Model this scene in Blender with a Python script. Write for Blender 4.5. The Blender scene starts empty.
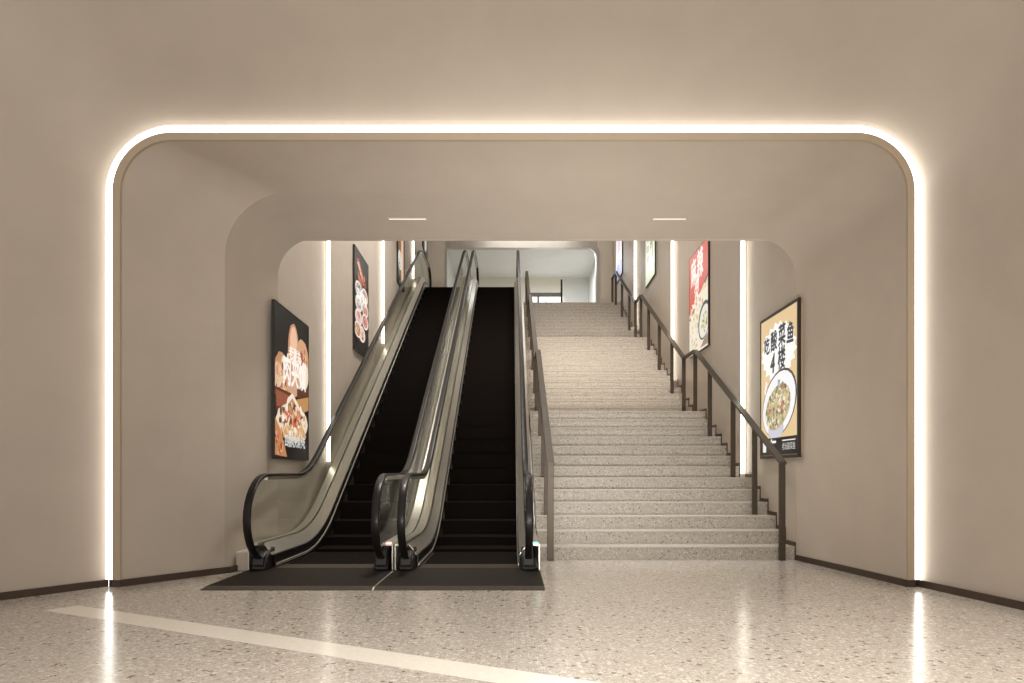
import bpy, bmesh, math, random
from mathutils import Vector, Matrix
random.seed(7)
R = math.radians
SC = bpy.context.scene
COL = SC.collection

# ------------------------------------------------------------------ camera
cd = bpy.data.cameras.new('camera')
cd.sensor_width = 36.0
cd.lens = 700 / 1024 * 36.0
cd.shift_y = (470 - 341.5) / 1024
cam = bpy.data.objects.new('camera', cd)
COL.objects.link(cam)
cam.location = (0, 0, 1.0)
cam.rotation_euler = (R(90), 0, 0)
SC.camera = cam

# ------------------------------------------------------------------ world, exposure
w = bpy.data.worlds.new('world')
SC.world = w
w.use_nodes = True
bgn = w.node_tree.nodes['Background']
bgn.inputs[0].default_value = (1.0, 0.945, 0.88, 1)
bgn.inputs[1].default_value = 0.65
vs = SC.view_settings
vs.view_transform = 'Standard'
vs.look = 'None'
vs.gamma = 1.0
vs.use_curve_mapping = False
vs.exposure = 0.25


def area(name, loc, rot, sx, sy, power, col, spread=180):
    l = bpy.data.lights.new(name, 'AREA')
    l.shape = 'RECTANGLE'
    l.size, l.size_y = sx, sy
    l.energy = power
    l.color = col
    l.spread = R(spread)
    o = bpy.data.objects.new(name, l)
    COL.objects.link(o)
    o.location = loc
    o.rotation_euler = rot
    return o


WARM = (1.0, 0.955, 0.89)
area('lobby_floor_fill', (1.2, 3.4, 6.6), (0, 0, 0), 4.0, 3.6, 400, WARM, 75)  # added unseen fill: brightens the lobby floor and its bounce
area('lobby_up_fill', (0.3, -0.6, 0.5), (R(128), 0, 0), 3.0, 0.5, 28, WARM, 120)  # added fill behind the camera, lifts the upper wall; stands for no fixture
area('soffit_fill', (0.5, 2.3, 0.3), (R(113), 0, 0), 3.4, 0.3, 36, (1.0, 0.98, 0.93), 62)  # added fill below the view, aimed up to brighten the soffit
area('stair_riser_fill', (1.3, 8.7, 9.0), (R(46), 0, 0), 1.4, 0.7, 92, (1.0, 0.95, 0.88), 70)  # added fill hidden behind the tunnel lip, washes the upper risers
area('escalator_wall_fill', (-0.7, 11.5, 9.3), (0, R(28), 0), 1.0, 6.0, 235, (1.0, 0.96, 0.90), 110)  # added unseen fill, tilted to brighten the left corridor wall
area('stair_foot_lamp', (1.7, 9.6, 9.2), (0, 0, 0), 0.6, 0.8, 22, (0.80, 0.93, 1.0), 40)
area('stair_top_fill', (0.6, 19.6, 9.3), (R(12), 0, 0), 3.0, 0.5, 55, (1.0, 0.96, 0.90))  # added fill to lift the end wall and upper steps
area('upper_hall_fill', (1.4, 24.5, 8.2), (0, 0, 0), 2.0, 2.0, 85, (0.93, 0.97, 1.0))  # added cool fill, out of view, that brightens the upper hall
for _x in (-1.09, 1.65):
    area('slot_lamp', (_x, 7.32, 3.58), (0, 0, 0), 0.38, 0.04, 13 if _x < 0 else 11, (1.0, 0.96, 0.90), 96)


# ------------------------------------------------------------------ materials
def new_mat(name):
    m = bpy.data.materials.new(name)
    m.use_nodes = True
    return m, m.node_tree.nodes, m.node_tree.links, m.node_tree.nodes['Principled BSDF']


def c4(c):
    return (c[0], c[1], c[2], 1.0)


def srgb(r, g, b):
    def f(v):
        v /= 255.0
        return v / 12.92 if v <= 0.04045 else ((v + 0.055) / 1.055) ** 2.4
    return (f(r), f(g), f(b))


def plain(name, col, rough=0.5, metal=0.0, noise=0.0, nscale=8.0, spec=0.5, stretch=None, bump=0.0):
    m, n, l, p = new_mat(name)
    p.inputs['Base Color'].default_value = c4(col)
    p.inputs['Roughness'].default_value = rough
    p.inputs['Metallic'].default_value = metal
    p.inputs['Specular IOR Level'].default_value = spec
    if noise > 0 or bump > 0:
        g = n.new('ShaderNodeNewGeometry')
        mp = n.new('ShaderNodeMapping')
        if stretch:
            mp.inputs['Scale'].default_value = stretch
        l.new(g.outputs['Position'], mp.inputs['Vector'])
        t = n.new('ShaderNodeTexNoise')
        t.inputs['Scale'].default_value = nscale
        t.inputs['Detail'].default_value = 4
        l.new(mp.outputs[0], t.inputs['Vector'])
        if noise > 0:
            r = n.new('ShaderNodeValToRGB')
            r.color_ramp.elements[0].position = 0.3
            r.color_ramp.elements[1].position = 0.7
            r.color_ramp.elements[0].color = c4([v * (1 - noise) for v in col])
            r.color_ramp.elements[1].color = c4([min(1, v * (1 + noise)) for v in col])
            l.new(t.outputs['Fac'], r.inputs[0])
            l.new(r.outputs[0], p.inputs['Base Color'])
        if bump > 0:
            b = n.new('ShaderNodeBump')
            b.inputs['Strength'].default_value = bump
            b.inputs['Distance'].default_value = 0.01
            l.new(t.outputs['Fac'], b.inputs['Height'])
            l.new(b.outputs[0], p.inputs['Normal'])
    return m


def emit(name, col, s=1.0):
    m, n, l, p = new_mat(name)
    p.inputs['Base Color'].default_value = c4([v * 0.3 for v in col])
    p.inputs['Emission Color'].default_value = c4(col)
    p.inputs['Emission Strength'].default_value = s
    p.inputs['Roughness'].default_value = 0.4
    return m


def terrazzo(name, base, dark, light, rough, s1=38.0, s2=85.0, spec=0.5, dk=0.42, lt=0.40):
    """aggregate chips of random size set in a tinted matrix"""
    m, n, l, p = new_mat(name)
    g = n.new('ShaderNodeNewGeometry')
    pos = g.outputs['Position']

    def chips(scale, thr, cut):
        v = n.new('ShaderNodeTexVoronoi')
        v.inputs['Scale'].default_value = scale
        l.new(pos, v.inputs['Vector'])
        lt_ = n.new('ShaderNodeMath'); lt_.operation = 'LESS_THAN'
        l.new(v.outputs['Distance'], lt_.inputs[0]); lt_.inputs[1].default_value = thr
        sp = n.new('ShaderNodeSeparateColor')
        l.new(v.outputs['Color'], sp.inputs[0])
        gt = n.new('ShaderNodeMath'); gt.operation = 'LESS_THAN'
        l.new(sp.outputs[0], gt.inputs[0]); gt.inputs[1].default_value = cut
        mu = n.new('ShaderNodeMath'); mu.operation = 'MULTIPLY'
        l.new(lt_.outputs[0], mu.inputs[0]); l.new(gt.outputs[0], mu.inputs[1])
        return mu.outputs[0], sp.outputs[1]

    nz = n.new('ShaderNodeTexNoise')
    nz.inputs['Scale'].default_value = 26.0
    nz.inputs['Detail'].default_value = 6
    nz.inputs['Roughness'].default_value = 0.7
    l.new(pos, nz.inputs['Vector'])
    rp = n.new('ShaderNodeValToRGB')
    rp.color_ramp.elements[0].position = 0.32
    rp.color_ramp.elements[1].position = 0.68
    rp.color_ramp.elements[0].color = c4([v * 0.80 for v in base])
    rp.color_ramp.elements[1].color = c4([v * 1.16 for v in base])
    l.new(nz.outputs['Fac'], rp.inputs[0])
    cur = rp.outputs[0]
    for sc, thr, cut, col in ((s1, 0.40, dk * 0.55, dark), (s1 * 1.23, 0.42, lt * 0.6, light),
                              (s2, 0.42, dk, [0.5 * (a + b) for a, b in zip(dark, base)]), (s2 * 1.31, 0.42, lt, light)):
        f, rnd = chips(sc, thr, cut)
        mx = n.new('ShaderNodeMix'); mx.data_type = 'RGBA'
        l.new(f, mx.inputs['Factor'])
        l.new(cur, mx.inputs['A'])
        mx.inputs['B'].default_value = c4(col)
        cur = mx.outputs['Result']
    l.new(cur, p.inputs['Base Color'])
    p.inputs['Roughness'].default_value = rough
    p.inputs['Specular IOR Level'].default_value = spec
    return m


def ribbed(name, col, rough, metal, axis, scale, strength):
    m, n, l, p = new_mat(name)
    p.inputs['Base Color'].default_value = c4(col)
    p.inputs['Roughness'].default_value = rough
    p.inputs['Metallic'].default_value = metal
    p.inputs['Specular IOR Level'].default_value = 0.04 if rough > 0.7 else 0.12
    g = n.new('ShaderNodeNewGeometry')
    t = n.new('ShaderNodeTexWave')
    t.wave_type = 'BANDS'
    t.bands_direction = axis
    t.inputs['Scale'].default_value = scale
    t.inputs['Distortion'].default_value = 0
    l.new(g.outputs['Position'], t.inputs['Vector'])
    b = n.new('ShaderNodeBump')
    b.inputs['Strength'].default_value = strength
    b.inputs['Distance'].default_value = 0.01
    l.new(t.outputs['Fac'], b.inputs['Height'])
    l.new(b.outputs[0], p.inputs['Normal'])
    return m


def glass(name, tint, f0=0.04):
    m, n, l, p = new_mat(name)
    n.remove(p)
    out = n['Material Output']
    tr = n.new('ShaderNodeBsdfTransparent'); tr.inputs[0].default_value = c4(tint)
    gl = n.new('ShaderNodeBsdfGlossy'); gl.inputs['Roughness'].default_value = 0.03
    gl.inputs['Color'].default_value = (1, 1, 1, 1)
    lw = n.new('ShaderNodeLayerWeight'); lw.inputs['Blend'].default_value = 0.5
    pw = n.new('ShaderNodeMath'); pw.operation = 'POWER'
    l.new(lw.outputs['Facing'], pw.inputs[0]); pw.inputs[1].default_value = 5.0
    fr = n.new('ShaderNodeMath'); fr.operation = 'MULTIPLY_ADD'
    l.new(pw.outputs[0], fr.inputs[0]); fr.inputs[1].default_value = 0.28; fr.inputs[2].default_value = 0.03
    mx = n.new('ShaderNodeMixShader')
    l.new(fr.outputs[0], mx.inputs[0])
    l.new(tr.outputs[0], mx.inputs[1])
    l.new(gl.outputs[0], mx.inputs[2])
    l.new(mx.outputs[0], out.inputs[0])
    return m


WALLC = (0.545, 0.475, 0.405)
M = {
    'wall': plain('beige_wall_coating', WALLC, 0.55, noise=0.03, nscale=3.0, bump=0.05),
    'ring': plain('tan_metal_edge', (0.50, 0.40, 0.29), 0.4),
    'void': plain('upper_plaster', (0.62, 0.56, 0.48), 0.6, noise=0.02, nscale=2.0),
    'hall': plain('pale_plaster', (0.72, 0.72, 0.69), 0.6, noise=0.02, nscale=2.0),
    'cream': plain('cream_plaster', (0.80, 0.76, 0.66), 0.6, noise=0.02, nscale=2.0),
    'base': plain('dark_bronze_skirting', (0.075, 0.052, 0.038), 0.4, 0.3, noise=0.1),
    'floor': terrazzo('polished_terrazzo', (0.50, 0.45, 0.39), (0.20, 0.16, 0.125), (0.68, 0.635, 0.575), 0.18, 26, 52, 0.5, 0.24, 0.34),
    'inlay': plain('cream_stone_inlay', (0.82, 0.765, 0.68), 0.2, noise=0.05, nscale=30),
    'stair': terrazzo('stair_granite', (0.48, 0.43, 0.37), (0.20, 0.17, 0.145), (0.68, 0.63, 0.56), 0.4, 42, 95, 0.4, 0.32, 0.30),
    'nose': plain('pale_stone_nosing', (0.56, 0.50, 0.43), 0.4, noise=0.10, nscale=40),
    'bronze': plain('brushed_bronze', (0.075, 0.056, 0.038), 0.42, 0.4, noise=0.10, nscale=6, stretch=(1, 1, 8)),
    'steel': plain('brushed_steel', (0.62, 0.58, 0.51), 0.30, 0.7, noise=0.06, nscale=3, stretch=(30, 1, 1)),
    'darksteel': plain('dark_steel', (0.13, 0.115, 0.10), 0.32, 0.8, noise=0.1, nscale=4),
    'rubber': plain('black_rubber', (0.014, 0.011, 0.010), 0.32, 0.0, noise=0.1, nscale=10, spec=0.22),
    'black': plain('black_plastic', (0.02, 0.017, 0.015), 0.4, 0.0, noise=0.1, nscale=10),
    'step': ribbed('ribbed_step_metal', (0.0105, 0.008, 0.0068), 0.85, 0.0, 'X', 36, 0.5),
    'plate': ribbed('ribbed_plate_metal', (0.021, 0.0155, 0.0115), 0.55, 0.0, 'Y', 26, 0.6),
    'comb': ribbed('comb_plate_metal', (0.075, 0.06, 0.047), 0.5, 0.3, 'X', 30, 0.4),
    'glass': glass('balustrade_glass', (0.975, 0.985, 0.965)),
    'led': emit('warm_led_diffuser', (1.0, 0.94, 0.82), 3.8),
    'ledring': emit('portal_led_diffuser', (1.0, 0.965, 0.90), 4.6),
    'slot': emit('downlight_diffuser', (1.0, 0.93, 0.82), 0.8),
    'day': emit('bright_window', (0.95, 0.98, 1.0), 1.3),
    'green': emit('green_indicator', (0.25, 0.9, 0.55), 1.6),
    'red': emit('red_indicator', (1.0, 0.45, 0.40), 1.6),
    'frame': plain('black_poster_frame', (0.03, 0.022, 0.018), 0.35, 0.2, noise=0.1),
    'alu': plain('grey_metal_frame', (0.50, 0.47, 0.43), 0.35, 0.6, noise=0.08, nscale=2),
    'grey': plain('mid_grey_paint', (0.20, 0.195, 0.185), 0.5, noise=0.06, nscale=4),
    'skirtblack': plain('black_skirt_panel', (0.012, 0.010, 0.009), 0.35, 0.0, noise=0.1, nscale=5, spec=0.4),
}
PM = {}


def ink(r, g, b, s=1.0):
    k = (r, g, b)
    if k not in PM:
        PM[k] = emit('print_%02x%02x%02x' % k, srgb(r, g, b), 0.72 * s)
    return PM[k]


# ------------------------------------------------------------------ mesh helpers
class MB:
    def __init__(self):
        self.v, self.f, self.mi, self.mats = [], [], [], []

    def m(self, mat):
        if mat not in self.mats:
            self.mats.append(mat)
        return self.mats.index(mat)

    def add(self, vs_, fs, mat):
        o = len(self.v)
        k = self.m(mat)
        self.v += [tuple(p) for p in vs_]
        for f in fs:
            self.f.append([i + o for i in f])
            self.mi.append(k)

    def box(self, x0, x1, y0, y1, z0, z1, mat):
        vs_ = [(x, y, z) for x in (x0, x1) for y in (y0, y1) for z in (z0, z1)]
        fs = [(0, 1, 3, 2), (4, 6, 7, 5), (0, 4, 5, 1), (2, 3, 7, 6), (0, 2, 6, 4), (1, 5, 7, 3)]
        self.add(vs_, fs, mat)

    def loft(self, rings, mat, closed_ring=False, caps=False):
        n = len(rings[0])
        vs_ = [p for r in rings for p in r]
        fs = []
        for i in range(len(rings) - 1):
            for j in range(n if closed_ring else n - 1):
                a, b = i * n + j, i * n + (j + 1) % n
                fs.append((a, b, b + n, a + n))
        if caps:
            fs.append(tuple(range(n - 1, -1, -1)))
            fs.append(tuple(range((len(rings) - 1) * n, len(rings) * n)))
        self.add(vs_, fs, mat)

    def prism_x(self, poly, x0, x1, mat):
        """closed (y, z) outline extruded along X"""
        self.loft([[(x0, y, z) for y, z in poly], [(x1, y, z) for y, z in poly]], mat, True, True)

    def build(self, name, parent=None, smooth=None, bevel=0.0):
        me = bpy.data.meshes.new(name)
        me.from_pydata(self.v, [], self.f)
        for mt in self.mats:
            me.materials.append(mt)
        me.polygons.foreach_set('material_index', self.mi)
        bm = bmesh.new()
        bm.from_mesh(me)
        bmesh.ops.recalc_face_normals(bm, faces=bm.faces)
        bm.to_mesh(me)
        bm.free()
        if smooth is not None:
            me.polygons.foreach_set('use_smooth', [True] * len(me.polygons))
            me.set_sharp_from_angle(angle=R(smooth))
        me.update()
        o = bpy.data.objects.new(name, me)
        COL.objects.link(o)
        if parent:
            o.parent = parent
        if bevel:
            b = o.modifiers.new('bevel', 'BEVEL')
            b.width = bevel
            b.segments = 2
            b.limit_method = 'ANGLE'
        return o


def tag(o, label, cat, group=None):
    o['label'] = label
    o['category'] = cat
    if group:
        o['group'] = group
    return o


def struct(o):
    o['kind'] = 'structure'
    return o


def thing(name, label, cat, loc=(0, 0, 0), rotz=0.0, group=None):
    o = bpy.data.objects.new(name, None)
    o.empty_display_size = 0.1
    COL.objects.link(o)
    o.location = loc
    o.rotation_euler = (0, 0, rotz)
    return tag(o, label, cat, group)


def arch(L, Rr, T, r, y, rl=None, n=14, z0=0.0):
    """portal outline from the left foot over the top to the right foot"""
    rl = r if rl is None else rl
    p = [(L, y, z0), (L, y, (T - rl) * 0.5)]
    for i in range(n + 1):
        a = R(180 - 90 * i / n)
        p.append((L + rl + rl * math.cos(a), y, T - rl + rl * math.sin(a)))
    p.append(((L + Rr) / 2, y, T))
    for i in range(n + 1):
        a = R(90 - 90 * i / n)
        p.append((Rr - r + r * math.cos(a), y, T - r + r * math.sin(a)))
    p += [(Rr, y, (T - r) * 0.5), (Rr, y, z0)]
    return p


# ------------------------------------------------------------------ the setting
YR = 5.98                                     # plane of the lit portal edge
IN = dict(L=-3.35, Rr=3.383, T=3.82, r=0.44)
OUT = dict(L=-3.415, Rr=3.443, T=3.885, r=0.50)
GAP = 0.075

mb = MB()
mb.box(-9, 9, -4, 7.78, -0.1, 0.0, M['floor'])
mb.box(-3.0, 0.29, 7.78, 9.4, -0.1, 0.0, M['floor'])
floor = struct(mb.build('floor'))

# cream inlay band let into the floor
mb = MB()
ax, ay, bx_, by_ = -3.194, 5.158, 0.36, 3.318
cx_, cy_, dx_, dy_ = -3.33, 4.986, -0.095, 3.286
ex, ey = (bx_ - ax) * 0.8, (by_ - ay) * 0.8
poly = [(ax, ay), (cx_, cy_), (dx_ + ex, dy_ + ey), (bx_ + ex, by_ + ey)]
mb.loft([[(x, y, -0.02) for x, y in poly], [(x, y, 0.0015) for x, y in poly]], M['inlay'], True, True)
struct(mb.build('trim_1'))

# outer funnel of the lobby around the portal
mb = MB()
o0 = arch(OUT['L'] - GAP, OUT['Rr'] + GAP, OUT['T'] + GAP, OUT['r'] + GAP, YR + 0.035)
o1 = arch(-3.465 - 0.70 * 5, 3.493 + 0.155 * 5, OUT['T'] + GAP + 4.0, 2.6, YR - 5)
mid = [tuple(a + (b - a) * 0.12 for a, b in zip(p, q)) for p, q in zip(o0, o1)]
mb.loft([o0, mid, o1], M['wall'])
struct(mb.build('wall_front', smooth=35))

# edge of the portal (tan return that carries the light strip)
mb = MB()
i0, u0 = arch(y=YR, **IN), arch(y=YR, **OUT)
u1 = arch(y=YR + 0.03, **OUT)
i1 = arch(y=YR + 0.03, **IN)
mb.loft([i1, i0, u0, u1], M['ring'])
struct(mb.build('trim_2', smooth=40))

mb = MB()
e0 = arch(y=YR + 0.03, **OUT)
e1 = arch(OUT['L'] - GAP, OUT['Rr'] + GAP, OUT['T'] + GAP, OUT['r'] + GAP, YR + 0.036)
e2 = [(x, y + 0.02, z) for x, y, z in e1]
e3 = [(x, y + 0.02, z) for x, y, z in e0]
mb.loft([e0, e1, e2, e3, e0], M['ledring'])
tag(mb.build('light_strip', smooth=40), 'continuous glowing white light strip outlining the large rounded portal', 'light strip')

# inner splayed tunnel
mb = MB()
p0 = arch(y=YR + 0.03, **IN)
p1 = arch(-2.79, 3.290, 3.695, 0.46, 6.80, rl=0.62)
p2 = arch(-2.60, 3.155, 3.57, 0.44, 7.78, rl=0.42)
mb.loft([p0, p1], M['wall'])
mb.loft([p1, p2], M['wall'])
tun = struct(mb.build('wall_portal', smooth=12))

# corridor walls: slightly slanted panels that step where the wall lights stand
RY = [7.78, 9.556, 13.73, 17.89, 22.3]
RX0, RX1 = 3.112, 3.200
LY = [7.78, 10.05, 14.30, 18.65, 22.3]
LX0, LX1 = -2.60, -2.675
ZV = 9.5


def wall_x(y, right=True):
    Y, a, b = (RY, RX0, RX1) if right else (LY, LX0, LX1)
    for k in range(4):
        if y < Y[k + 1] + 1e-6 or k == 3:
            if k == 0:
                a = 3.155 if right else -2.60
            t = (y - Y[k]) / (Y[k + 1] - Y[k])
            return a + (b - a) * t


for nm, Y, X0, X1, right in (('wall_right', RY, RX0, RX1, True), ('wall_left', LY, LX0, LX1, False)):
    mb = MB()
    s = 0.4 if right else -0.4
    for k in range(4):
        a = X0 if k else (3.155 if right else -2.60)
        pl = [(a, Y[k]), (X1, Y[k + 1]), (X1 + s, Y[k + 1]), (X1 + s, Y[k])]
        mb.loft([[(x, y, -0.05) for x, y in pl], [(x, y, ZV) for x, y in pl]], M['wall'], True, True)
    struct(mb.build(nm))

mb = MB()
mb.box(-3.1, 3.6, 7.785, 7.9, 3.585, ZV, M['void'])            # wall above the lip of the tunnel
struct(mb.build('wall_lintel'))
mb = MB()
mb.box(-3.1, 3.6, 7.78, 22.4, ZV, ZV + 0.1, M['void'])
struct(mb.build('ceiling'))

# end wall with the framed opening to the upper hall
YE = 22.3
mb = MB()
mb.box(-3.1, -2.10, YE, YE + 0.15, 5.5, ZV, M['void'])
mb.box(2.70, 3.6, YE, YE + 0.15, 5.5, ZV, M['void'])
mb.box(-2.10, 2.70, YE, YE + 0.15, 8.27, ZV, M['void'])
struct(mb.build('wall_back'))
mb = MB()
a0 = arch(-2.10, 2.78, 8.29, 0.40, YE - 0.04, rl=0.06, z0=5.85)
a1 = arch(-2.075, 2.675, 8.07, 0.30, YE - 0.04, rl=0.05, z0=5.85)
a2 = [(x, YE + 0.16, z) for x, y, z in a1]
a3 = [(x, YE - 0.001, z) for x, y, z in a0]
mb.loft([a3, a0, a1, a2], M['alu'])
struct(mb.build('trim_3', smooth=40))

# upper hall
mb = MB()
mb.box(-2.6, 3.4, YE + 0.15, 27.2, 8.4, 8.5, M['hall'])
struct(mb.build('ceiling_hall'))
mb = MB()
mb.box(-2.6, -2.2, YE + 0.15, 27.2, 5.7, 8.4, M['hall'])
mb.box(2.95, 3.4, YE + 0.15, 27.2, 5.7, 8.4, M['hall'])
struct(mb.build('wall_hall'))
mb = MB()
mb.box(-2.6, 0.62, 27.0, 27.2, 5.7, 8.4, M['cream'])
mb.box(2.0, 3.4, 27.0, 27.2, 5.7, 8.4, M['hall'])
mb.box(0.62, 2.0, 27.0, 27.2, 7.68, 8.4, M['cream'])
struct(mb.build('wall_far'))
mb = MB()
mb.box(0.62, 2.0, 27.06, 27.12, 5.85, 7.68, M['day'])
for x in (0.62, 1.28, 1.94):
    mb.box(x, x + 0.06, 27.0, 27.06, 5.85, 7.68, M['alu'])
struct(mb.build('window_1'))
mb = MB()
mb.box(0.29, 3.19, 20.55, 27.0, 5.7, 5.85, M['floor'])
mb.box(-2.66, 0.285, 20.3, 27.0, 5.9, 6.09, M['floor'])
struct(mb.build('floor_upper'))

# skirtings
def skirt(name, pts, h=0.06, t=0.014, ref=(0, 20)):
    mb = MB()
    for (xa, ya), (xb, yb) in zip(pts, pts[1:]):
        d = Vector((xb - xa, yb - ya)).normalized()
        nrm = Vector((-d.y, d.x))
        if nrm.dot(Vector((ref[0] - xa, ref[1] - ya))) < 0:
            nrm = -nrm
        q = [(xa, ya), (xb, yb), (xb + nrm.x * t, yb + nrm.y * t), (xa + nrm.x * t, ya + nrm.y * t)]
        mb.loft([[(x, y, 0.0) for x, y in q], [(x, y, h) for x, y in q]], M['base'], True, True)
    return struct(mb.build(name))


skirt('baseboard_left', [(-3.465 - 0.7 * 5, YR - 5), (-3.465, YR + 0.035), (-3.415, YR - 0.001), (-3.35, YR - 0.001), (-2.75, 6.80), (-2.62, 7.65)])
skirt('baseboard_right', [(3.493 + 0.155 * 5, YR - 5), (3.493, YR + 0.035), (3.443, YR - 0.001), (3.383, YR - 0.001), (3.290, 6.80), (3.158, 7.77)])
mb = MB()
mb.box(-2.735, -2.60, 6.93, 7.20, 0.0, 0.19, M['wall'])
struct(mb.build('trim_4', bevel=0.01))

# ------------------------------------------------------------------ the staircase
RISE, RUN = 0.15, 0.296
XS = 0.292
sg = thing('staircase', 'wide grey terrazzo staircase rising in three flights beside the escalators', 'staircase', (1.7, 7.78, 0))
flights = [(7.78, 13, 0), (12.25, 14, 13), (17.0, 12, 27)]
land_end = {13: 12.25, 27: 17.0, 39: 20.55}
skirt_mb = MB()


def par(o, p):
    o.parent = p
    o.matrix_parent_inverse = Matrix.Translation(-Vector(p.location))
    return o


floor_at = []                                  # (y0, y1, z) for posts and lights
for y0, n, base in flights:
    for k in range(1, n + 1):
        ya = y0 + RUN * (k - 1)
        last = k == n
        yb = land_end[base + n] if last else ya + RUN
        z = RISE * (base + k)
        floor_at.append((ya, yb, z))
        xa, xb = wall_x(ya + 1e-3) - 0.016, wall_x(yb - 1e-3) - 0.016
        mb = MB()
        zb = z - RISE if not last else z - 0.16
        pl = [(XS, ya), (XS, yb), (xb, yb), (xa, ya)]
        zlow = max(0.0, z - 0.34)
        mb.loft([[(x, y, zlow) for x, y in pl], [(x, y, z - 0.022) for x, y in pl]], M['stair'], True, True)
        pl2 = [(XS, ya - 0.004), (XS, yb - 0.001), (xb, yb - 0.001), (xa, ya - 0.004)]
        mb.loft([[(x, y, z - 0.022) for x, y in pl2], [(x, y, z) for x, y in pl2]], M['stair'], True, True)
        pl3 = [(XS, ya - 0.006), (XS, ya + 0.05), (xa, ya + 0.05), (xa, ya - 0.006)]
        mb.loft([[(x, y, z - 0.012) for x, y in pl3], [(x, y, z + 0.001) for x, y in pl3]], M['nose'], True, True)
        o = mb.build('landing' if last else 'step')
        par(o, sg)
        # stepped dark skirting on the wall, one bent piece per step
        q = [(xa + 0.0005, ya), (xb + 0.0005, yb), (xb + 0.0155, yb), (xa + 0.0155, ya)]
        skirt_mb.loft([[(x, y, z - 0.3) for x, y in q], [(x, y, z + 0.045) for x, y in q]], M['base'], True, True)
struct(skirt_mb.build('baseboard_stair'))


def ground(y):
    for a, b, z in floor_at:
        if a <= y < b:
            return z
    return 0.0 if y < 7.78 else 5.85


# ------------------------------------------------------------------ stair railings
POST_Y = [7.735, 8.61, 9.45, 10.56, 11.40, 12.16, 13.05, 14.18, 15.29, 16.20, 16.92, 17.80, 18.99, 20.12, 20.80]
RAILP = [(7.70, 1.09), (11.40, 2.96), (12.16, 2.96), (16.20, 5.06), (16.92, 5.06), (20.12, 6.72), (20.86, 6.72)]


def rail_z(y):
    for (a, za), (b, zb) in zip(RAILP, RAILP[1:]):
        if y <= b:
            return za + (zb - za) * (y - a) / (b - a)
    return RAILP[-1][1]


def make_railing(x, label):
    t = thing('stair_railing', label, 'railing', (x, 7.735, 0))
    mb = MB()
    hw, th = 0.04, 0.032
    rings = []
    for y, z in RAILP:
        rings.append([(-hw, y - 7.735, z - th), (hw, y - 7.735, z - th), (hw, y - 7.735, z), (-hw, y - 7.735, z)])
    mb.loft(rings, M['bronze'], True, True)
    o = mb.build('handrail', t, bevel=0.004)
    for i, y in enumerate(POST_Y):
        mb = MB()
        zt = rail_z(y) - th * 0.9
        zg = ground(y)
        wd = 0.036 if i == 0 else 0.032
        mb.box(-wd, wd, y - 7.735 - 0.012, y - 7.735 + 0.012, zg + 0.004, zt, M['bronze'])
        mb.box(-wd - 0.004, wd + 0.004, y - 7.735 - 0.016, y - 7.735 + 0.016, zg + 0.0012, zg + 0.008, M['bronze'])
        mb.build('post', t, bevel=0.003)
    return t


make_railing(2.984, 'bronze flat-bar stair railing along the poster wall on the right')
make_railing(0.425, 'bronze flat-bar stair railing between the escalators and the stairs')

# ------------------------------------------------------------------ escalators
TH = math.atan(0.5777)
C0, C1 = (8.74, 0.0), (19.3, 6.1)
R0, R1 = 2.65, 1.5
T0, T1 = R0 * math.tan(TH / 2), R1 * math.tan(TH / 2)
YA, YB = 6.78, 20.75


def path(h, ya=YA, yb=YB, n=10, dense=False):
    """(y, z) points of the line that runs h above the step line"""
    p = [(ya, h)]
    c = (C0[0] - T0, R0)
    for i in range(n + 1):
        a = TH * i / n
        p.append((c[0] + (R0 - h) * math.sin(a), c[1] - (R0 - h) * math.cos(a)))
    if dense:
        q = p[-1]
    c = (C1[0] + T1, C1[1] - R1)
    s = []
    for i in range(n + 1):
        a = TH * (1 - i / n)
        s.append((c[0] - (R1 + h) * math.sin(a), c[1] + (R1 + h) * math.cos(a)))
    if dense:
        for i in range(1, 24):
            t = i / 24
            p.append((q[0] + (s[0][0] - q[0]) * t, q[1] + (s[0][1] - q[1]) * t))
    return p + s + [(yb, C1[1] + h)]


def interp(pts, y):
    for (a, za), (b, zb) in zip(pts, pts[1:]):
        if y <= b:
            return za + (zb - za) * (y - a) / (b - a) if b > a else za
    return pts[-1][1]


HR = 0.95                                      # handrail height
NB, NA = 0.425, 0.52                           # newel half height and depth


def rail_path():
    n = 16
    p = []
    for i in range(n + 1):                     # lower newel: from the inlet up over the nose
        a = R(-90 - 180 * i / n)
        yy = 7.06 + NA * math.cos(a)
        if i == 0:
            yy = 6.98
        p.append((yy, HR - NB + NB * math.sin(a)))
    q = path(HR, 7.06, 20.75)
    p += q[1:]
    for i in range(1, n + 1):
        a = R(90 - 180 * i / n)
        p.append((20.75 + NA * math.cos(a), C1[1] + HR - NB + NB * math.sin(a)))
    return p


def sweep(mb, pts, sec, x, mat):
    """closed section (x, n) swept along a path in the YZ plane"""
    rings = []
    for i, (y, z) in enumerate(pts):
        a = pts[max(0, i - 1)]
        b = pts[min(len(pts) - 1, i + 1)]
        d = Vector((b[0] - a[0], b[1] - a[1])).normalized()
        nr = (-d.y, d.x)
        rings.append([(x + u, y + nr[0] * v, z + nr[1] * v) for u, v in sec])
    mb.loft(rings, mat, True, True)


def band(mb, sec, mat, ya=YA, yb=YB, zmin=None):
    """closed section of (x, h) points carried along the step line"""
    ps = [(x, path(h, ya, yb)) for x, h in sec]
    n = len(ps[0][1])
    rings = [[(x, pp[i][0], max(pp[i][1], zmin) if zmin is not None else pp[i][1]) for x, pp in ps] for i in range(n)]
    mb.loft(rings, mat, True, True)


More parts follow.
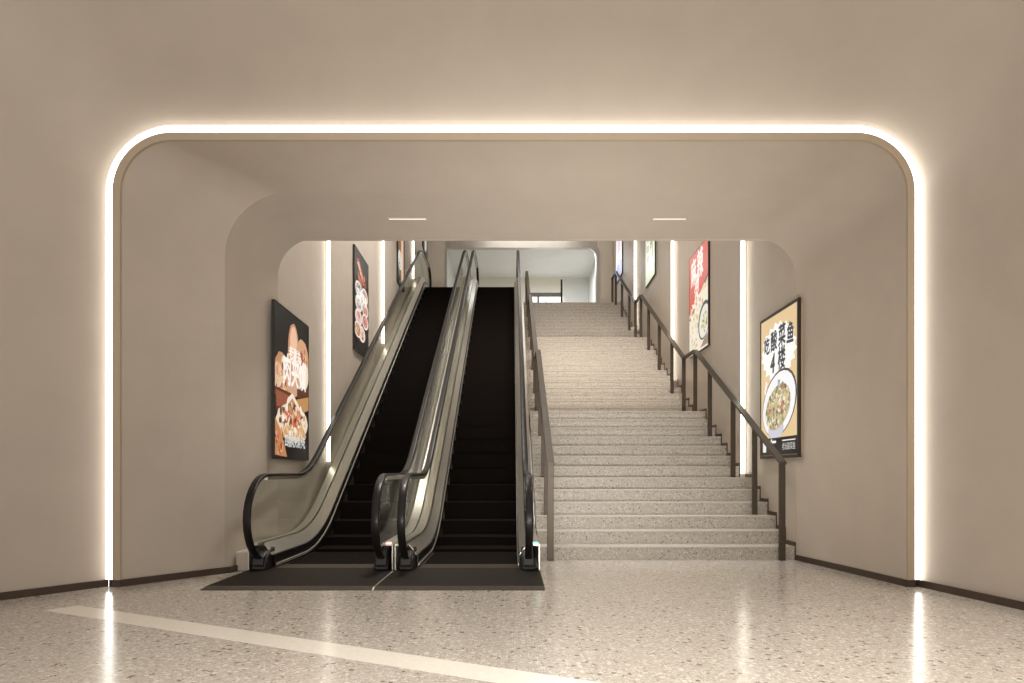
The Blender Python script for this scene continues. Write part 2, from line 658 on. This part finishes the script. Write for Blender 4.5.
def rounded(hw, t, n=5):
    s = []
    r = t / 2
    for i in range(n + 1):
        a = R(-90 + 180 * i / n)
        s.append((hw - r + r * math.cos(a), r * math.sin(a)))
    for i in range(n + 1):
        a = R(90 + 180 * i / n)
        s.append((-hw + r + r * math.cos(a), r * math.sin(a)))
    return s


HX, SX, OX = 0.600, 0.503, 0.712               # handrail, skirt and outer edge from the centre line


def make_escalator(cx, label, lamp, lamp_side, lamp_label):
    t = thing('escalator', label, 'escalator', (cx, 6.78, 0))

    def fin(mb, name, smooth=30, bevel=0.0):
        o = mb.build(name, None, smooth, bevel)
        o.parent = t
        o.matrix_parent_inverse = Matrix.Translation((0, -6.78, 0))
        return o

    lamp_side_strip = lamp is M['red']
    # ribbed steps
    mb = MB()
    sl = path(0.0, 7.1, 20.6)
    prof = []
    y = 7.30
    while y < 20.2:
        z = interp(sl, y)
        z2 = interp(sl, y + 0.4)
        if z2 > C1[1] - 0.02:
            z2 = C1[1]
        zt = max(z, 0.006)
        prof += [(y, zt), (y + 0.40, zt)]
        y += 0.40
    prof2 = prof + [(prof[-1][0], prof[-1][1] - 0.3)] + [(yy, zz - 0.3) for yy, zz in reversed(path(0.0, 7.9, 20.0)[1:-1])] + [(7.30, -0.03)]
    top = [(-SX + 0.006, yy, zz) for yy, zz in prof]
    top2 = [(SX - 0.006, yy, zz) for yy, zz in prof]
    mb.loft([top, top2], M['step'])
    low = [(-SX + 0.006, yy + 0.07, max(zz - 0.12, -0.02)) for yy, zz in prof]
    low2 = [(SX - 0.006, yy + 0.07, max(zz - 0.12, -0.02)) for yy, zz in prof]
    mb.loft([low, low2], M['step'])
    fin(mb, 'step_band', None)

    # landing plates and comb plates at both ends
    for (y0, y1, yc, zz) in ((5.81, 7.02, 7.34, 0.0), (20.55, 21.3, 20.2, C1[1])):
        mb = MB()
        hw = OX
        sgn = 1 if y1 > y0 and zz == 0 else 1
        if zz == 0.0:
            ring0 = [(-hw, y0, 0.0005), (hw, y0, 0.0005), (hw, y1, 0.0005), (-hw, y1, 0.0005)]
            yr = y0 + 0.13
            ring0 = [(-hw, yr, 0.0005), (hw, yr, 0.0005), (hw, y1, 0.0005), (-hw, y1, 0.0005)]
            ring1 = [(-hw, yr, 0.018), (hw, yr, 0.018), (hw, y1, 0.018), (-hw, y1, 0.018)]
            mb.loft([ring0, ring1], M['plate'], True, True)
            mr = MB()
            mr.prism_x([(y0, 0.0005), (y0 + 0.005, 0.004), (yr - 0.002, 0.018), (yr - 0.002, 0.0005)], -hw, hw, M['comb'])
            fin(mr, 'plate_ramp', None)
        else:
            mb.box(-hw, hw, y0, y1, zz - 0.005, zz + 0.012, M['plate'])
        fin(mb, 'landing_plate', None)
        if zz == 0.0 and lamp_side_strip:
            mb = MB()
            mb.loft([[(hw + 0.001, 5.82, 0.001), (hw + 0.015, 5.82, 0.001), (hw + 0.015, 5.82, 0.004), (hw + 0.001, 5.82, 0.004)],
                     [(hw + 0.001, 5.87, 0.001), (hw + 0.015, 5.87, 0.001), (hw + 0.015, 5.87, 0.0195), (hw + 0.001, 5.87, 0.0195)],
                     [(hw + 0.001, 6.80, 0.001), (hw + 0.015, 6.80, 0.001), (hw + 0.015, 6.80, 0.0195), (hw + 0.001, 6.80, 0.0195)]], M['steel'], True, True)
            fin(mb, 'dividing_strip', None)
        mb = MB()
        if zz == 0.0:
            pr = [(7.021, 0.001), (7.021, 0.019), (7.30, 0.019), (7.36, 0.010), (7.36, 0.001)]
        else:
            pr = [(20.16, zz + 0.002), (20.2, zz + 0.014), (20.549, zz + 0.014), (20.549, zz - 0.005)]
        mb.prism_x(pr, -SX + 0.002, SX - 0.002, M['comb'])
        fin(mb, 'comb_plate', None)

    for s in (-1, 1):
        # handrail
        mb = MB()
        sweep(mb, rail_path(), rounded(0.038, 0.032), s * HX, M['rubber'])
        fin(mb, 'handrail', 50)
        # steel guide below the handrail
        mb = MB()
        gp = path(HR - 0.03, 7.06, 20.75)
        rg = [(s * HX - 0.017, 0.012), (s * HX + 0.017, 0.012), (s * HX + 0.017, -0.022), (s * HX - 0.017, -0.022)]
        band(mb, [(u, HR - 0.03 + v) for u, v in rg], M['steel'], 7.06, 20.75)
        fin(mb, 'handrail_guide', 30)
        # glass, in panes with open joints
        ends = [6.60, 8.55, 10.6, 12.65, 14.7, 16.75, 18.8, 21.2]
        bot, topc = path(0.27, 6.5, 21.3), path(HR - 0.035, 6.5, 21.3)
        for a, b in zip(ends, ends[1:]):
            mb = MB()
            m = 18
            lo, hi = [], []
            for i in range(m + 1):
                y = a + 0.006 + (b - a - 0.012) * i / m
                zl, zh = interp(bot, y), interp(topc, y)
                for yc, side, z0 in ((7.06, -1, 0.0), (20.75, 1, C1[1])):
                    d = (y - yc) * side
                    if d > 0:
                        e = math.sqrt(max(0.0, 1 - (d / (NA - 0.02)) ** 2)) * (NB - 0.03)
                        zh = z0 + HR - NB + e
                        zl = max(z0 + HR - NB - e, z0 + 0.20)
                lo.append((y, zl))
                hi.append((y, max(zh, zl + 0.004)))
            mb.prism_x(lo + hi[::-1], s * HX - 0.006, s * HX + 0.006, M['glass'])
            fin(mb, 'glass_panel', None)
        # inner deck: bright strip between the glass and the skirt
        mb = MB()
        band(mb, [(s * (HX - 0.008), 0.275), (s * (SX + 0.03), 0.185), (s * (SX + 0.012), 0.160), (s * (SX + 0.012), 0.150), (s * (HX - 0.008), 0.255)], M['steel'], 6.98)
        fin(mb, 'inner_deck', 20)
        mb = MB()
        band(mb, [(s * (SX + 0.014), 0.150), (s * (SX + 0.003), 0.150), (s * (SX + 0.003), -0.08), (s * (SX + 0.014), -0.08)], M['skirtblack'], 7.05, zmin=0.019)
        fin(mb, 'skirt_panel', 30)
        mb = MB()
        band(mb, [(s * (SX + 0.0025), 0.062), (s * (SX - 0.005), 0.056), (s * (SX - 0.005), 0.036), (s * (SX + 0.0025), 0.030)], M['steel'], 7.08, zmin=0.0195)
        fin(mb, 'skirt_moulding', 30)
        # outer deck and cladding
        mb = MB()
        band(mb, [(s * (HX + 0.008), 0.285), (s * OX, 0.275), (s * OX, 0.255), (s * (HX + 0.008), 0.262)], M['steel'], 6.86)
        fin(mb, 'outer_deck', 30)
        mb = MB()
        band(mb, [(s * OX, 0.256), (s * (OX - 0.012), 0.256), (s * (OX - 0.012), -0.55), (s * OX, -0.55)], M['steel'], 6.86, zmin=0.019)
        fin(mb, 'side_cladding', 30)
        # newel base with the handrail inlet
        for (yc, sg_, z0) in ((6.98, 1, 0.0), (20.85, -1, C1[1])):
            mb = MB()
            y = yc
            k = sg_
            pr = [(y - 0.15 * k, z0 + 0.02), (y - 0.13 * k, z0 + 0.09), (y - 0.08 * k, z0 + 0.15), (y, z0 + 0.20), (y + 0.10 * k, z0 + 0.225), (y + 0.14 * k, z0 + 0.225), (y + 0.14 * k, z0 + 0.02)]
            mb.prism_x(pr, s * HX - 0.07, s * HX + 0.07, M['skirtblack'])
            nb = fin(mb, 'newel_base', 30, 0.014)
            mb = MB()
            pr = [(y - 0.17 * k, z0 + 0.07), (y - 0.15 * k, z0 + 0.15), (y - 0.02 * k, z0 + 0.20), (y + 0.02 * k, z0 + 0.16), (y - 0.1 * k, z0 + 0.05)]
            mb.prism_x(pr, s * HX - 0.052, s * HX + 0.052, M['black'])
            ib = mb.build('handrail_inlet', nb, None, 0.008)
            ib.matrix_parent_inverse = Matrix.Identity(4)
        if s == lamp_side:
            mb = MB()
            x0 = s * HX + s * 0.045
            mb.box(min(x0, x0 + s * 0.05), max(x0, x0 + s * 0.05), 6.845, 6.90, 0.272, 0.292, lamp)
            o = fin(mb, 'indicator_light', None, 0.004)
            o['label'] = lamp_label
    # truss soffit under the steps
    mb = MB()
    band(mb, [(-OX + 0.014, -0.20), (OX - 0.014, -0.20), (OX - 0.014, -0.56), (-OX + 0.014, -0.56)], M['darksteel'], 7.4, 20.1, zmin=-0.09)
    fin(mb, 'truss_casing', 30)
    return t


make_escalator(-1.878, 'left-hand escalator with black steps beside the dark sandwich poster', M['red'], 1, 'red glowing indicator light')
make_escalator(-0.438, 'right-hand escalator with black steps next to the stair railing', M['green'], 1, 'green glowing indicator light')

# ------------------------------------------------------------------ wall light strips
WL = [('right', RY, RX0, RX1), ('left', LY, LX0, LX1)]
ordinal = ['nearest the camera', 'second up the flight', 'third up the flight, near the top']
rl = ['vertical glowing wall light by the lowest stair flight, beside the bowl poster',
      'vertical glowing wall light behind the middle of the stair railing, beyond the red poster',
      'vertical glowing wall light at the upper stair flight, past the pale green poster']
ll = ['vertical glowing wall light left of the escalators, just past the sandwich poster',
      'vertical glowing wall light left of the escalators, past the poster of dishes',
      'vertical glowing wall light at the escalator top, past the narrow brown poster']
for side, Y, a, b in WL:
    for k in range(1, 4):
        y = Y[k]
        mb = MB()
        x0, x1 = sorted((a + (b - a) * 0.06, b - (b - a) * (0.34 if side == 'right' else 0.30)))
        if side == 'right':
            zb = ground(y - 0.1) + 0.05
        else:
            zb = interp(path(0.3), y) + 0.02 if y > 8 else 0.2
        zb = max(zb, 0.1)
        lb = (rl if side == 'right' else ll)[k - 1]
        t = thing('wall_light', lb, 'wall light', ((x0 + x1) / 2, y - 0.02, zb), 0, 'vertical light strips in the corridor walls')
        h = ZV - 0.05 - zb
        w2 = (x1 - x0) / 2
        mb.box(-w2, w2, -0.012, 0.006, 0, h, M['led'])
        mb.build('diffuser', t)
        mb = MB()
        mb.box(-w2, w2, 0.006, 0.018, 0, h, M['alu'])
        mb.build('channel', t)

# ------------------------------------------------------------------ slot downlights in the soffit
sa = math.atan2(3.57 - 3.695, 7.78 - 6.80)
for x0, x1, lb in ((-1.297, -0.889, 'slim slot downlight in the soffit above the escalators'),
                   (1.464, 1.83, 'slim slot downlight in the soffit above the stairs')):
    yc = 7.32
    zc = 3.695 + math.tan(sa) * (yc - 6.80)
    t = thing('slot_downlight', lb, 'ceiling light', ((x0 + x1) / 2, yc, zc - 0.002), 0, 'slot downlights in the soffit')
    t.rotation_euler = (sa, 0, 0)
    w2 = (x1 - x0) / 2
    mb = MB()
    for a in ((-w2, w2, -0.022, -0.013), (-w2, w2, 0.013, 0.022), (-w2, -w2 + 0.01, -0.013, 0.013), (w2 - 0.01, w2, -0.013, 0.013)):
        mb.box(a[0], a[1], a[2], a[3], -0.004, 0.004, M['ring'])
    mb.build('frame', t)
    mb = MB()
    mb.box(-w2 + 0.01, w2 - 0.01, -0.013, 0.013, -0.004, 0.003, M['slot'])
    mb.build('diffuser', t)

# ------------------------------------------------------------------ railing in the upper hall
t = thing('upper_railing', 'low grey railing with a dark end post in the upper hall', 'railing', (1.05, 22.75, 5.85))
mb = MB()
mb.box(-0.54, 0.53, -0.03, 0.03, 0.79, 0.91, M['grey'])
mb.build('handrail', t, bevel=0.01)
for x, zt, mt in ((-0.20, 0.79, 'grey'), (0.56, 1.34, 'frame')):
    mb = MB()
    mb.box(x - 0.03, x + 0.03, -0.03, 0.03, 0.001, zt, M[mt])
    o = mb.build('post', t, bevel=0.005)
    if mt == 'frame':
        o['label'] = 'tall dark end post'


# ------------------------------------------------------------------ posters
def text_mesh(s, size, bold=0.0):
    cu = bpy.data.curves.new('t', 'FONT')
    cu.body = s
    cu.size = size
    cu.align_x = 'CENTER'
    cu.align_y = 'CENTER'
    cu.offset = bold
    cu.resolution_u = 3
    ob = bpy.data.objects.new('t', cu)
    COL.objects.link(ob)
    dg = bpy.context.evaluated_depsgraph_get()
    dg.update()
    me = bpy.data.meshes.new_from_object(ob.evaluated_get(dg))
    vs_ = [(v.co.x, v.co.y) for v in me.vertices]
    fs = [tuple(p.vertices) for p in me.polygons]
    bpy.data.objects.remove(ob)
    bpy.data.curves.remove(cu)
    bpy.data.meshes.remove(me)
    return vs_, fs


class Art:
    """flat print of a poster; coordinates u 0..W, v 0..H measured from the lower left corner"""
    def __init__(self, W, H):
        self.W, self.H, self.mb, self.d = W, H, MB(), 0

    def lay(self):
        self.d += 1
        return -0.0008 - 0.00009 * self.d

    def P(self, u, v, y):
        return (u - self.W / 2, y, v)

    def poly(self, pts, c, y=None):
        y = self.lay() if y is None else y
        W, H = self.W, self.H
        pts = [(min(max(u, 0.002), W - 0.002), min(max(v, 0.002), H - 0.002)) for u, v in pts]
        self.mb.add([self.P(u, v, y) for u, v in pts], [tuple(range(len(pts)))], ink(*c))

    def rect(self, u0, u1, v0, v1, c, y=None):
        self.poly([(u0, v0), (u1, v0), (u1, v1), (u0, v1)], c, y)

    def ell(self, u, v, a, b, c, rot=0, y=None, n=24, wob=0.0):
        pts = []
        for i in range(n):
            t = 2 * math.pi * i / n
            k = 1 + wob * (random.random() - 0.5)
            x, z = a * k * math.cos(t), b * k * math.sin(t)
            cr, sr = math.cos(R(rot)), math.sin(R(rot))
            pts.append((u + x * cr - z * sr, v + x * sr + z * cr))
        self.poly(pts, c, y)

    def bits(self, u, v, a, b, n, cols, s0, s1, rot=0):
        """many small scraps of food inside an ellipse"""
        ys = self.lay()
        for i in range(n):
            r, t = math.sqrt(random.random()), random.random() * 2 * math.pi
            x, z = a * r * math.cos(t), b * r * math.sin(t)
            cr, sr = math.cos(R(rot)), math.sin(R(rot))
            s = random.uniform(s0, s1)
            self.ell(u + x * cr - z * sr, v + x * sr + z * cr, s, s * random.uniform(0.4, 0.9), random.choice(cols),
                     random.uniform(0, 180), ys - 0.000004 * i, 7, 0.3)
        self.d += 3

    def text(self, s, u, v, size, c, sx=1.0, sy=1.0, rot=0, bold=0.0, skew=0.0):
        vs_, fs = text_mesh(s, size, 0.0)
        y = self.lay()
        cr, sr = math.cos(R(rot)), math.sin(R(rot))
        sh = [(0, 0)] if bold == 0 else [(-bold, 0), (bold, 0), (0, bold), (0, -bold)]
        for i, (du, dv) in enumerate(sh):
            q = []
            for x, z in vs_:
                x, z = (x + skew * z) * sx, z * sy
                q.append(self.P(u + du + x * cr - z * sr, v + dv + x * sr + z * cr, y - 0.00003 * i))
            self.mb.add(q, fs, ink(*c))


def make_poster(right, y0, y1, z0, z1, label, draw, bg, frame_w=0.035):
    W, H = y1 - y0, z1 - z0
    yc = (y0 + y1) / 2
    x = wall_x(yc, right)
    Y, a, b = (RY, RX0, RX1) if right else (LY, LX0, LX1)
    k = sum(1 for q in Y[1:-1] if yc > q)
    a = a if k else (3.155 if right else -2.60)
    sl = math.atan2(b - a, Y[k + 1] - Y[k])
    rot = (-math.pi / 2 - sl) if right else (math.pi / 2 - sl)
    off = -0.032 if right else 0.032
    t = thing('wall_poster', label, 'poster', (x + off, yc, z0), rot, 'backlit food posters on the corridor walls')
    fw = frame_w
    fr = MB()
    for u0, u1, v0, v1 in ((0, W, 0, fw), (0, W, H - fw, H), (0, fw, fw, H - fw), (W - fw, W, fw, H - fw)):
        fr.box(u0 - W / 2, u1 - W / 2, -0.004, 0.03, v0, v1, M['frame'])
    fr.build('frame', t)
    w_, h_ = W - 2 * fw, H - 2 * fw
    A = Art(w_, h_)
    A.mb.box(-w_ / 2, w_ / 2, 0.0, 0.03, 0, h_, ink(*bg))
    draw(A, w_, h_)
    o = A.mb.build('print', t)
    o.location = (0, 0, fw)
    return t


BREAD = [(214, 170, 120), (190, 134, 84), (232, 205, 170)]
MEAT = [(196, 92, 74), (150, 62, 48), (222, 140, 116), (120, 60, 40)]


def sandwich(A, W, H):
    # buns behind
    A.ell(0.17 * W, 0.52 * H, 0.22 * W, 0.17 * H, (190, 140, 104), 80, wob=0.08)
    A.ell(0.10 * W, 0.50 * H, 0.15 * W, 0.13 * H, (224, 190, 160), 70, wob=0.12)
    A.ell(0.24 * W, 0.64 * H, 0.07 * W, 0.045 * H, (236, 214, 190), 20, wob=0.1)
    A.bits(0.18 * W, 0.50 * H, 0.17 * W, 0.13 * H, 44, BREAD + MEAT, 0.02, 0.06)
    A.ell(0.52 * W, 0.74 * H, 0.17 * W, 0.20 * H, (198, 140, 104), 0, wob=0.05)
    A.ell(0.52 * W, 0.78 * H, 0.11 * W, 0.14 * H, (232, 190, 160), 0, wob=0.05)
    A.ell(0.80 * W, 0.70 * H, 0.22 * W, 0.17 * H, (208, 160, 124), -10, wob=0.05)
    A.ell(0.82 * W, 0.63 * H, 0.18 * W, 0.12 * H, (236, 218, 192), -10, wob=0.05)
    A.bits(0.82 * W, 0.73 * H, 0.13 * W, 0.07 * H, 24, MEAT + BREAD, 0.025, 0.06)
    A.ell(0.50 * W, 0.52 * H, 0.20 * W, 0.09 * H, (206, 160, 130), 0, wob=0.1)
    # brown crusts in the middle
    A.poly([(0.0, 0.46 * H), (0.45 * W, 0.45 * H), (0.54 * W, 0.34 * H), (0.02 * W, 0.31 * H)], (96, 46, 30))
    A.poly([(0.02 * W, 0.44 * H), (0.38 * W, 0.43 * H), (0.36 * W, 0.36 * H), (0.05 * W, 0.33 * H)], (146, 84, 62))
    A.poly([(0.60 * W, 0.42 * H), (1.0 * W, 0.47 * H), (1.0 * W, 0.37 * H), (0.70 * W, 0.32 * H)], (190, 140, 88))
    A.poly([(0.62 * W, 0.50 * H), (1.0 * W, 0.53 * H), (1.0 * W, 0.47 * H), (0.62 * W, 0.43 * H)], (92, 48, 34))
    # open sandwich in front
    A.ell(0.50 * W, 0.255 * H, 0.47 * W, 0.125 * H, (230, 212, 190), 0, wob=0.07)
    A.poly([(0.20 * W, 0.24 * H), (0.34 * W, 0.41 * H), (0.48 * W, 0.455 * H), (0.66 * W, 0.39 * H), (0.84 * W, 0.24 * H), (0.50 * W, 0.17 * H)], (238, 224, 204))
    A.poly([(0.29 * W, 0.25 * H), (0.38 * W, 0.38 * H), (0.48 * W, 0.42 * H), (0.60 * W, 0.37 * H), (0.76 * W, 0.25 * H), (0.52 * W, 0.21 * H)], (196, 136, 100))
    A.bits(0.50 * W, 0.27 * H, 0.40 * W, 0.10 * H, 130, BREAD + MEAT + [(90, 60, 40), (244, 232, 214), (240, 222, 198)], 0.02, 0.06)
    A.ell(0.58 * W, 0.265 * H, 0.10 * W, 0.06 * H, (200, 92, 74), 60, wob=0.2)
    A.ell(0.52 * W, 0.175 * H, 0.40 * W, 0.05 * H, (206, 160, 110), 0, wob=0.1)
    A.bits(0.52 * W, 0.18 * H, 0.38 * W, 0.045 * H, 46, BREAD + [(244, 232, 214)], 0.02, 0.06)
    A.poly([(0.0, 0.26 * H), (0.12 * W, 0.20 * H), (0.26 * W, 0.08 * H), (0.32 * W, 0.01 * H), (0.0, 0.02 * H)], (190, 132, 88))
    A.bits(0.11 * W, 0.11 * H, 0.11 * W, 0.09 * H, 36, BREAD + MEAT, 0.015, 0.045)
    # lettering
    A.text('老潼关', 0.55 * W, 0.72 * H, 0.17, (250, 246, 240), bold=0.004, skew=0.1)
    A.text('肉夹馍', 0.56 * W, 0.585 * H, 0.33, (250, 246, 240), sy=1.15, bold=0.011, skew=0.1)
    A.text('四楼肉夹馍小吃', 0.57 * W, 0.115 * H, 0.125, (214, 216, 214), sy=1.25, bold=0.004)


def dishes(A, W, H):
    A.poly([(0.10 * W, 0.90 * H), (0.30 * W, 0.93 * H), (0.86 * W, 0.74 * H), (0.72 * W, 0.70 * H)], (150, 66, 44))
    A.poly([(0.16 * W, 0.87 * H), (0.28 * W, 0.90 * H), (0.70 * W, 0.74 * H), (0.60 * W, 0.72 * H)], (226, 176, 140))
    A.poly([(0.22 * W, 0.80 * H), (0.50 * W, 0.72 * H), (0.60 * W, 0.66 * H), (0.25 * W, 0.72 * H)], (196, 104, 76))
    A.bits(0.60 * W, 0.80 * H, 0.30 * W, 0.06 * H, 18, MEAT, 0.02, 0.05)
    pos = [(0.28, 0.62, (150, 170, 190)), (0.72, 0.62, (190, 160, 150)), (0.28, 0.48, (206, 206, 204)), (0.74, 0.49, (206, 150, 140)),
           (0.26, 0.34, (226, 190, 180)), (0.74, 0.36, (216, 140, 140)), (0.50, 0.20, (226, 190, 170)), (0.20, 0.21, (196, 150, 120))]
    for u, v, c in pos:
        A.ell(u * W, v * H, 0.24 * W, 0.080 * H, (238, 226, 216), 0, wob=0.03)
        A.ell(u * W, v * H, 0.19 * W, 0.062 * H, c, 0, wob=0.08)
        A.bits(u * W, v * H, 0.16 * W, 0.05 * H, 16, MEAT + BREAD + [(240, 232, 226), (90, 110, 90)], 0.015, 0.045)
    A.text('四楼美食', 0.50 * W, 0.56 * H, 0.22, (250, 246, 240), bold=0.005)


def brown_column(A, W, H):
    A.rect(0.0, 0.46 * W, 0.42 * H, H, (104, 64, 26))
    A.rect(0.46 * W, 0.82 * W, 0.10 * H, H, (222, 176, 138))
    A.ell(0.30 * W, 0.32 * H, 0.28 * W, 0.13 * H, (206, 206, 200), 0, wob=0.04)
    A.bits(0.30 * W, 0.31 * H, 0.22 * W, 0.09 * H, 30, [(150, 160, 150), (90, 100, 84), (220, 214, 200)], 0.02, 0.05)
    A.poly([(0.05 * W, 0.20 * H), (0.5 * W, 0.14 * H), (0.62 * W, 0.05 * H), (0.1 * W, 0.10 * H)], (84, 86, 76))
    A.ell(0.56 * W, 0.09 * H, 0.10 * W, 0.05 * H, (170, 160, 150), 0)


def dark_small(A, W, H):
    A.rect(0.36 * W, 0.62 * W, 0.02 * H, H, (214, 212, 206))
    A.rect(0.70 * W, 0.86 * W, 0.10 * H, H, (190, 188, 182))
    A.bits(0.5 * W, 0.4 * H, 0.3 * W, 0.3 * H, 20, [(60, 58, 54), (214, 212, 206)], 0.03, 0.06)


def fish_bowl(A, W, H):
    # splash behind the headline
    pts = []
    for i in range(40):
        t = 2 * math.pi * i / 40
        k = 1 + (0.10 if i % 2 else -0.04) + random.uniform(-0.04, 0.04)
        pts.append((0.50 * W + 0.45 * W * k * math.cos(t), 0.735 * H + 0.19 * H * k * math.sin(t)))
    A.poly(pts, (250, 250, 248))
    navy = (44, 50, 66)
    for ch, u, v, s, r in (('吃', 0.18, 0.795, 0.20, 6), ('酸', 0.385, 0.81, 0.225, 4), ('菜', 0.61, 0.825, 0.24, 2), ('鱼', 0.83, 0.81, 0.23, -4)):
        A.text(ch, u * W, v * H, s, navy, sy=1.12, rot=r, bold=0.008, skew=0.08)
    A.text('4', 0.35 * W, 0.655 * H, 0.30, navy, sy=1.1, bold=0.011, skew=0.15)
    A.text('楼', 0.60 * W, 0.665 * H, 0.25, navy, sy=1.15, bold=0.008, skew=0.05)
    # tilted white bowl
    A.ell(0.52 * W, 0.365 * H, 0.485 * W, 0.225 * H, (62, 58, 56), 16)
    A.ell(0.51 * W, 0.360 * H, 0.465 * W, 0.215 * H, (244, 244, 248), 16)
    A.ell(0.44 * W, 0.185 * H, 0.22 * W, 0.07 * H, (206, 206, 218), 4)
    A.ell(0.49 * W, 0.340 * H, 0.36 * W, 0.150 * H, (196, 184, 150), 16, wob=0.03)
    A.bits(0.49 * W, 0.340 * H, 0.34 * W, 0.140 * H, 210,
           [(232, 222, 196), (214, 190, 140), (150, 140, 96), (120, 90, 66), (240, 236, 222), (172, 160, 110), (190, 120, 96), (110, 120, 84)], 0.015, 0.045, 16)
    A.poly([(0.50 * W, 0.53 * H), (0.56 * W, 0.53 * H), (0.55 * W, 0.44 * H), (0.51 * W, 0.44 * H)], (150, 140, 96))
    A.ell(0.53 * W, 0.50 * H, 0.035 * W, 0.016 * H, (150, 190, 210), 0)
    for i in range(3):
        A.ell((0.13 + 0.02 * i) * W, (0.47 + 0.03 * i) * H, 0.02 * W, 0.02 * H, (250, 250, 248), 30)
    # black strip with white lettering
    A.rect(0.0, W, 0.0, 0.125 * H, (26, 24, 24))
    A.rect(0.06 * W, 0.16 * W, 0.025 * H, 0.10 * H, (236, 236, 232))
    A.text('仁', 0.36 * W, 0.062 * H, 0.17, (244, 244, 240), sx=1.5, bold=0.008)
    A.rect(0.62 * W, 0.96 * W, 0.096 * H, 0.104 * H, (236, 236, 232))
    A.text('老坛酸菜鱼', 0.79 * W, 0.055 * H, 0.082, (216, 216, 212), sy=1.1)


def red_noodles(A, W, H):
    A.rect(0.0, W, 0.0, 0.55 * H, (236, 226, 206))
    A.poly([(0, 0.42 * H), (0.3 * W, 0.50 * H), (0.7 * W, 0.58 * H), (W, 0.66 * H), (W, H), (0, H)], (206, 92, 78))
    A.poly([(0, 0.38 * H), (0.25 * W, 0.46 * H), (0.35 * W, 0.44 * H), (0.1 * W, 0.35 * H)], (120, 70, 58))
    A.poly([(0.82 * W, 0.62 * H), (W, 0.67 * H), (W, 0.64 * H), (0.85 * W, 0.59 * H)], (96, 84, 78))
    for ch, u, v, s in (('麻', 0.25, 0.80, 0.36), ('辣', 0.60, 0.82, 0.40), ('烫', 0.42, 0.62, 0.36)):
        A.text(ch, u * W, v * H, s, (246, 232, 224), sy=1.35, rot=6, bold=0.014, skew=0.1)
    A.bits(0.40 * W, 0.42 * H, 0.36 * W, 0.10 * H, 60, [(214, 190, 140), (236, 214, 170), (206, 150, 120), (246, 240, 226)], 0.02, 0.06)
    A.bits(0.30 * W, 0.18 * H, 0.26 * W, 0.14 * H, 34, [(214, 200, 176), (246, 240, 228), (196, 190, 160)], 0.02, 0.06)
    A.ell(0.80 * W, 0.26 * H, 0.30 * W, 0.17 * H, (66, 78, 74), 20)
    A.ell(0.81 * W, 0.25 * H, 0.26 * W, 0.145 * H, (228, 228, 218), 20)
    A.bits(0.82 * W, 0.24 * H, 0.18 * W, 0.10 * H, 50, [(206, 190, 140), (150, 150, 110), (236, 226, 196)], 0.02, 0.045, 20)
    A.poly([(0.62 * W, 0.02 * H), (W, 0.02 * H), (W, 0.12 * H), (0.80 * W, 0.08 * H)], (150, 130, 118))


def green_text(A, W, H):
    for i, ch in enumerate('家常小炒'):
        A.text(ch, 0.62 * W, (0.90 - 0.15 * i) * H, 0.22, (52, 60, 54), bold=0.006)
    for i, ch in enumerate('好吃到四楼'):
        A.text(ch, 0.28 * W, (0.86 - 0.135 * i) * H, 0.17, (80, 90, 80), bold=0.004)
    A.rect(0.76 * W, 0.80 * W, 0.25 * H, 0.62 * H, (110, 120, 104))
    A.rect(0.10 * W, 0.14 * W, 0.22 * H, 0.55 * H, (120, 130, 112))
    A.poly([(0, 0), (W, 0), (W, 0.16 * H), (0.3 * W, 0.10 * H), (0, 0.14 * H)], (206, 216, 186))


def pink_blue(A, W, H):
    A.poly([(0, 0), (W, 0), (W, 0.22 * H), (0.4 * W, 0.34 * H), (0, 0.16 * H)], (140, 150, 196))
    for ch, v in (('甜', 0.84), ('品', 0.58)):
        A.text(ch, 0.50 * W, v * H, 0.46, (216, 160, 176), sy=1.2, bold=0.012)
    A.bits(0.5 * W, 0.34 * H, 0.36 * W, 0.10 * H, 34, [(236, 226, 236), (206, 200, 226), (226, 180, 190)], 0.03, 0.07)


make_poster(False, 7.54, 8.97, 1.12, 2.84, 'tall dark poster of filled sandwiches left of the escalator foot', sandwich, (18, 14, 13), 0.012)
make_poster(False, 11.53, 12.74, 3.00, 4.72, 'dark poster of small dishes on the wall beside the escalator middle', dishes, (22, 18, 18), 0.012)
make_poster(False, 15.93, 17.03, 5.32, 7.04, 'narrow-looking brown and peach poster near the escalator top', brown_column, (30, 24, 20), 0.012)
make_poster(False, 20.55, 21.75, 7.56, 9.28, 'dark poster whose lower edge shows above the left escalator handrail top', dark_small, (34, 32, 30), 0.012)
make_poster(True, 7.62, 8.88, 1.14, 2.88, 'tan poster of a white bowl of fish beside the lowest stair flight', fish_bowl, (226, 198, 152), 0.035)
make_poster(True, 11.10, 12.40, 2.98, 4.72, 'red-topped poster with a noodle bowl above the first stair landing', red_noodles, (226, 206, 180), 0.008)
make_poster(True, 15.25, 16.45, 5.28, 7.00, 'pale green poster with dark lettering by the upper stair flight', green_text, (226, 230, 204), 0.008)
make_poster(True, 19.85, 21.20, 6.60, 8.32, 'pink and blue poster at the top of the stairs', pink_blue, (240, 234, 240), 0.008)
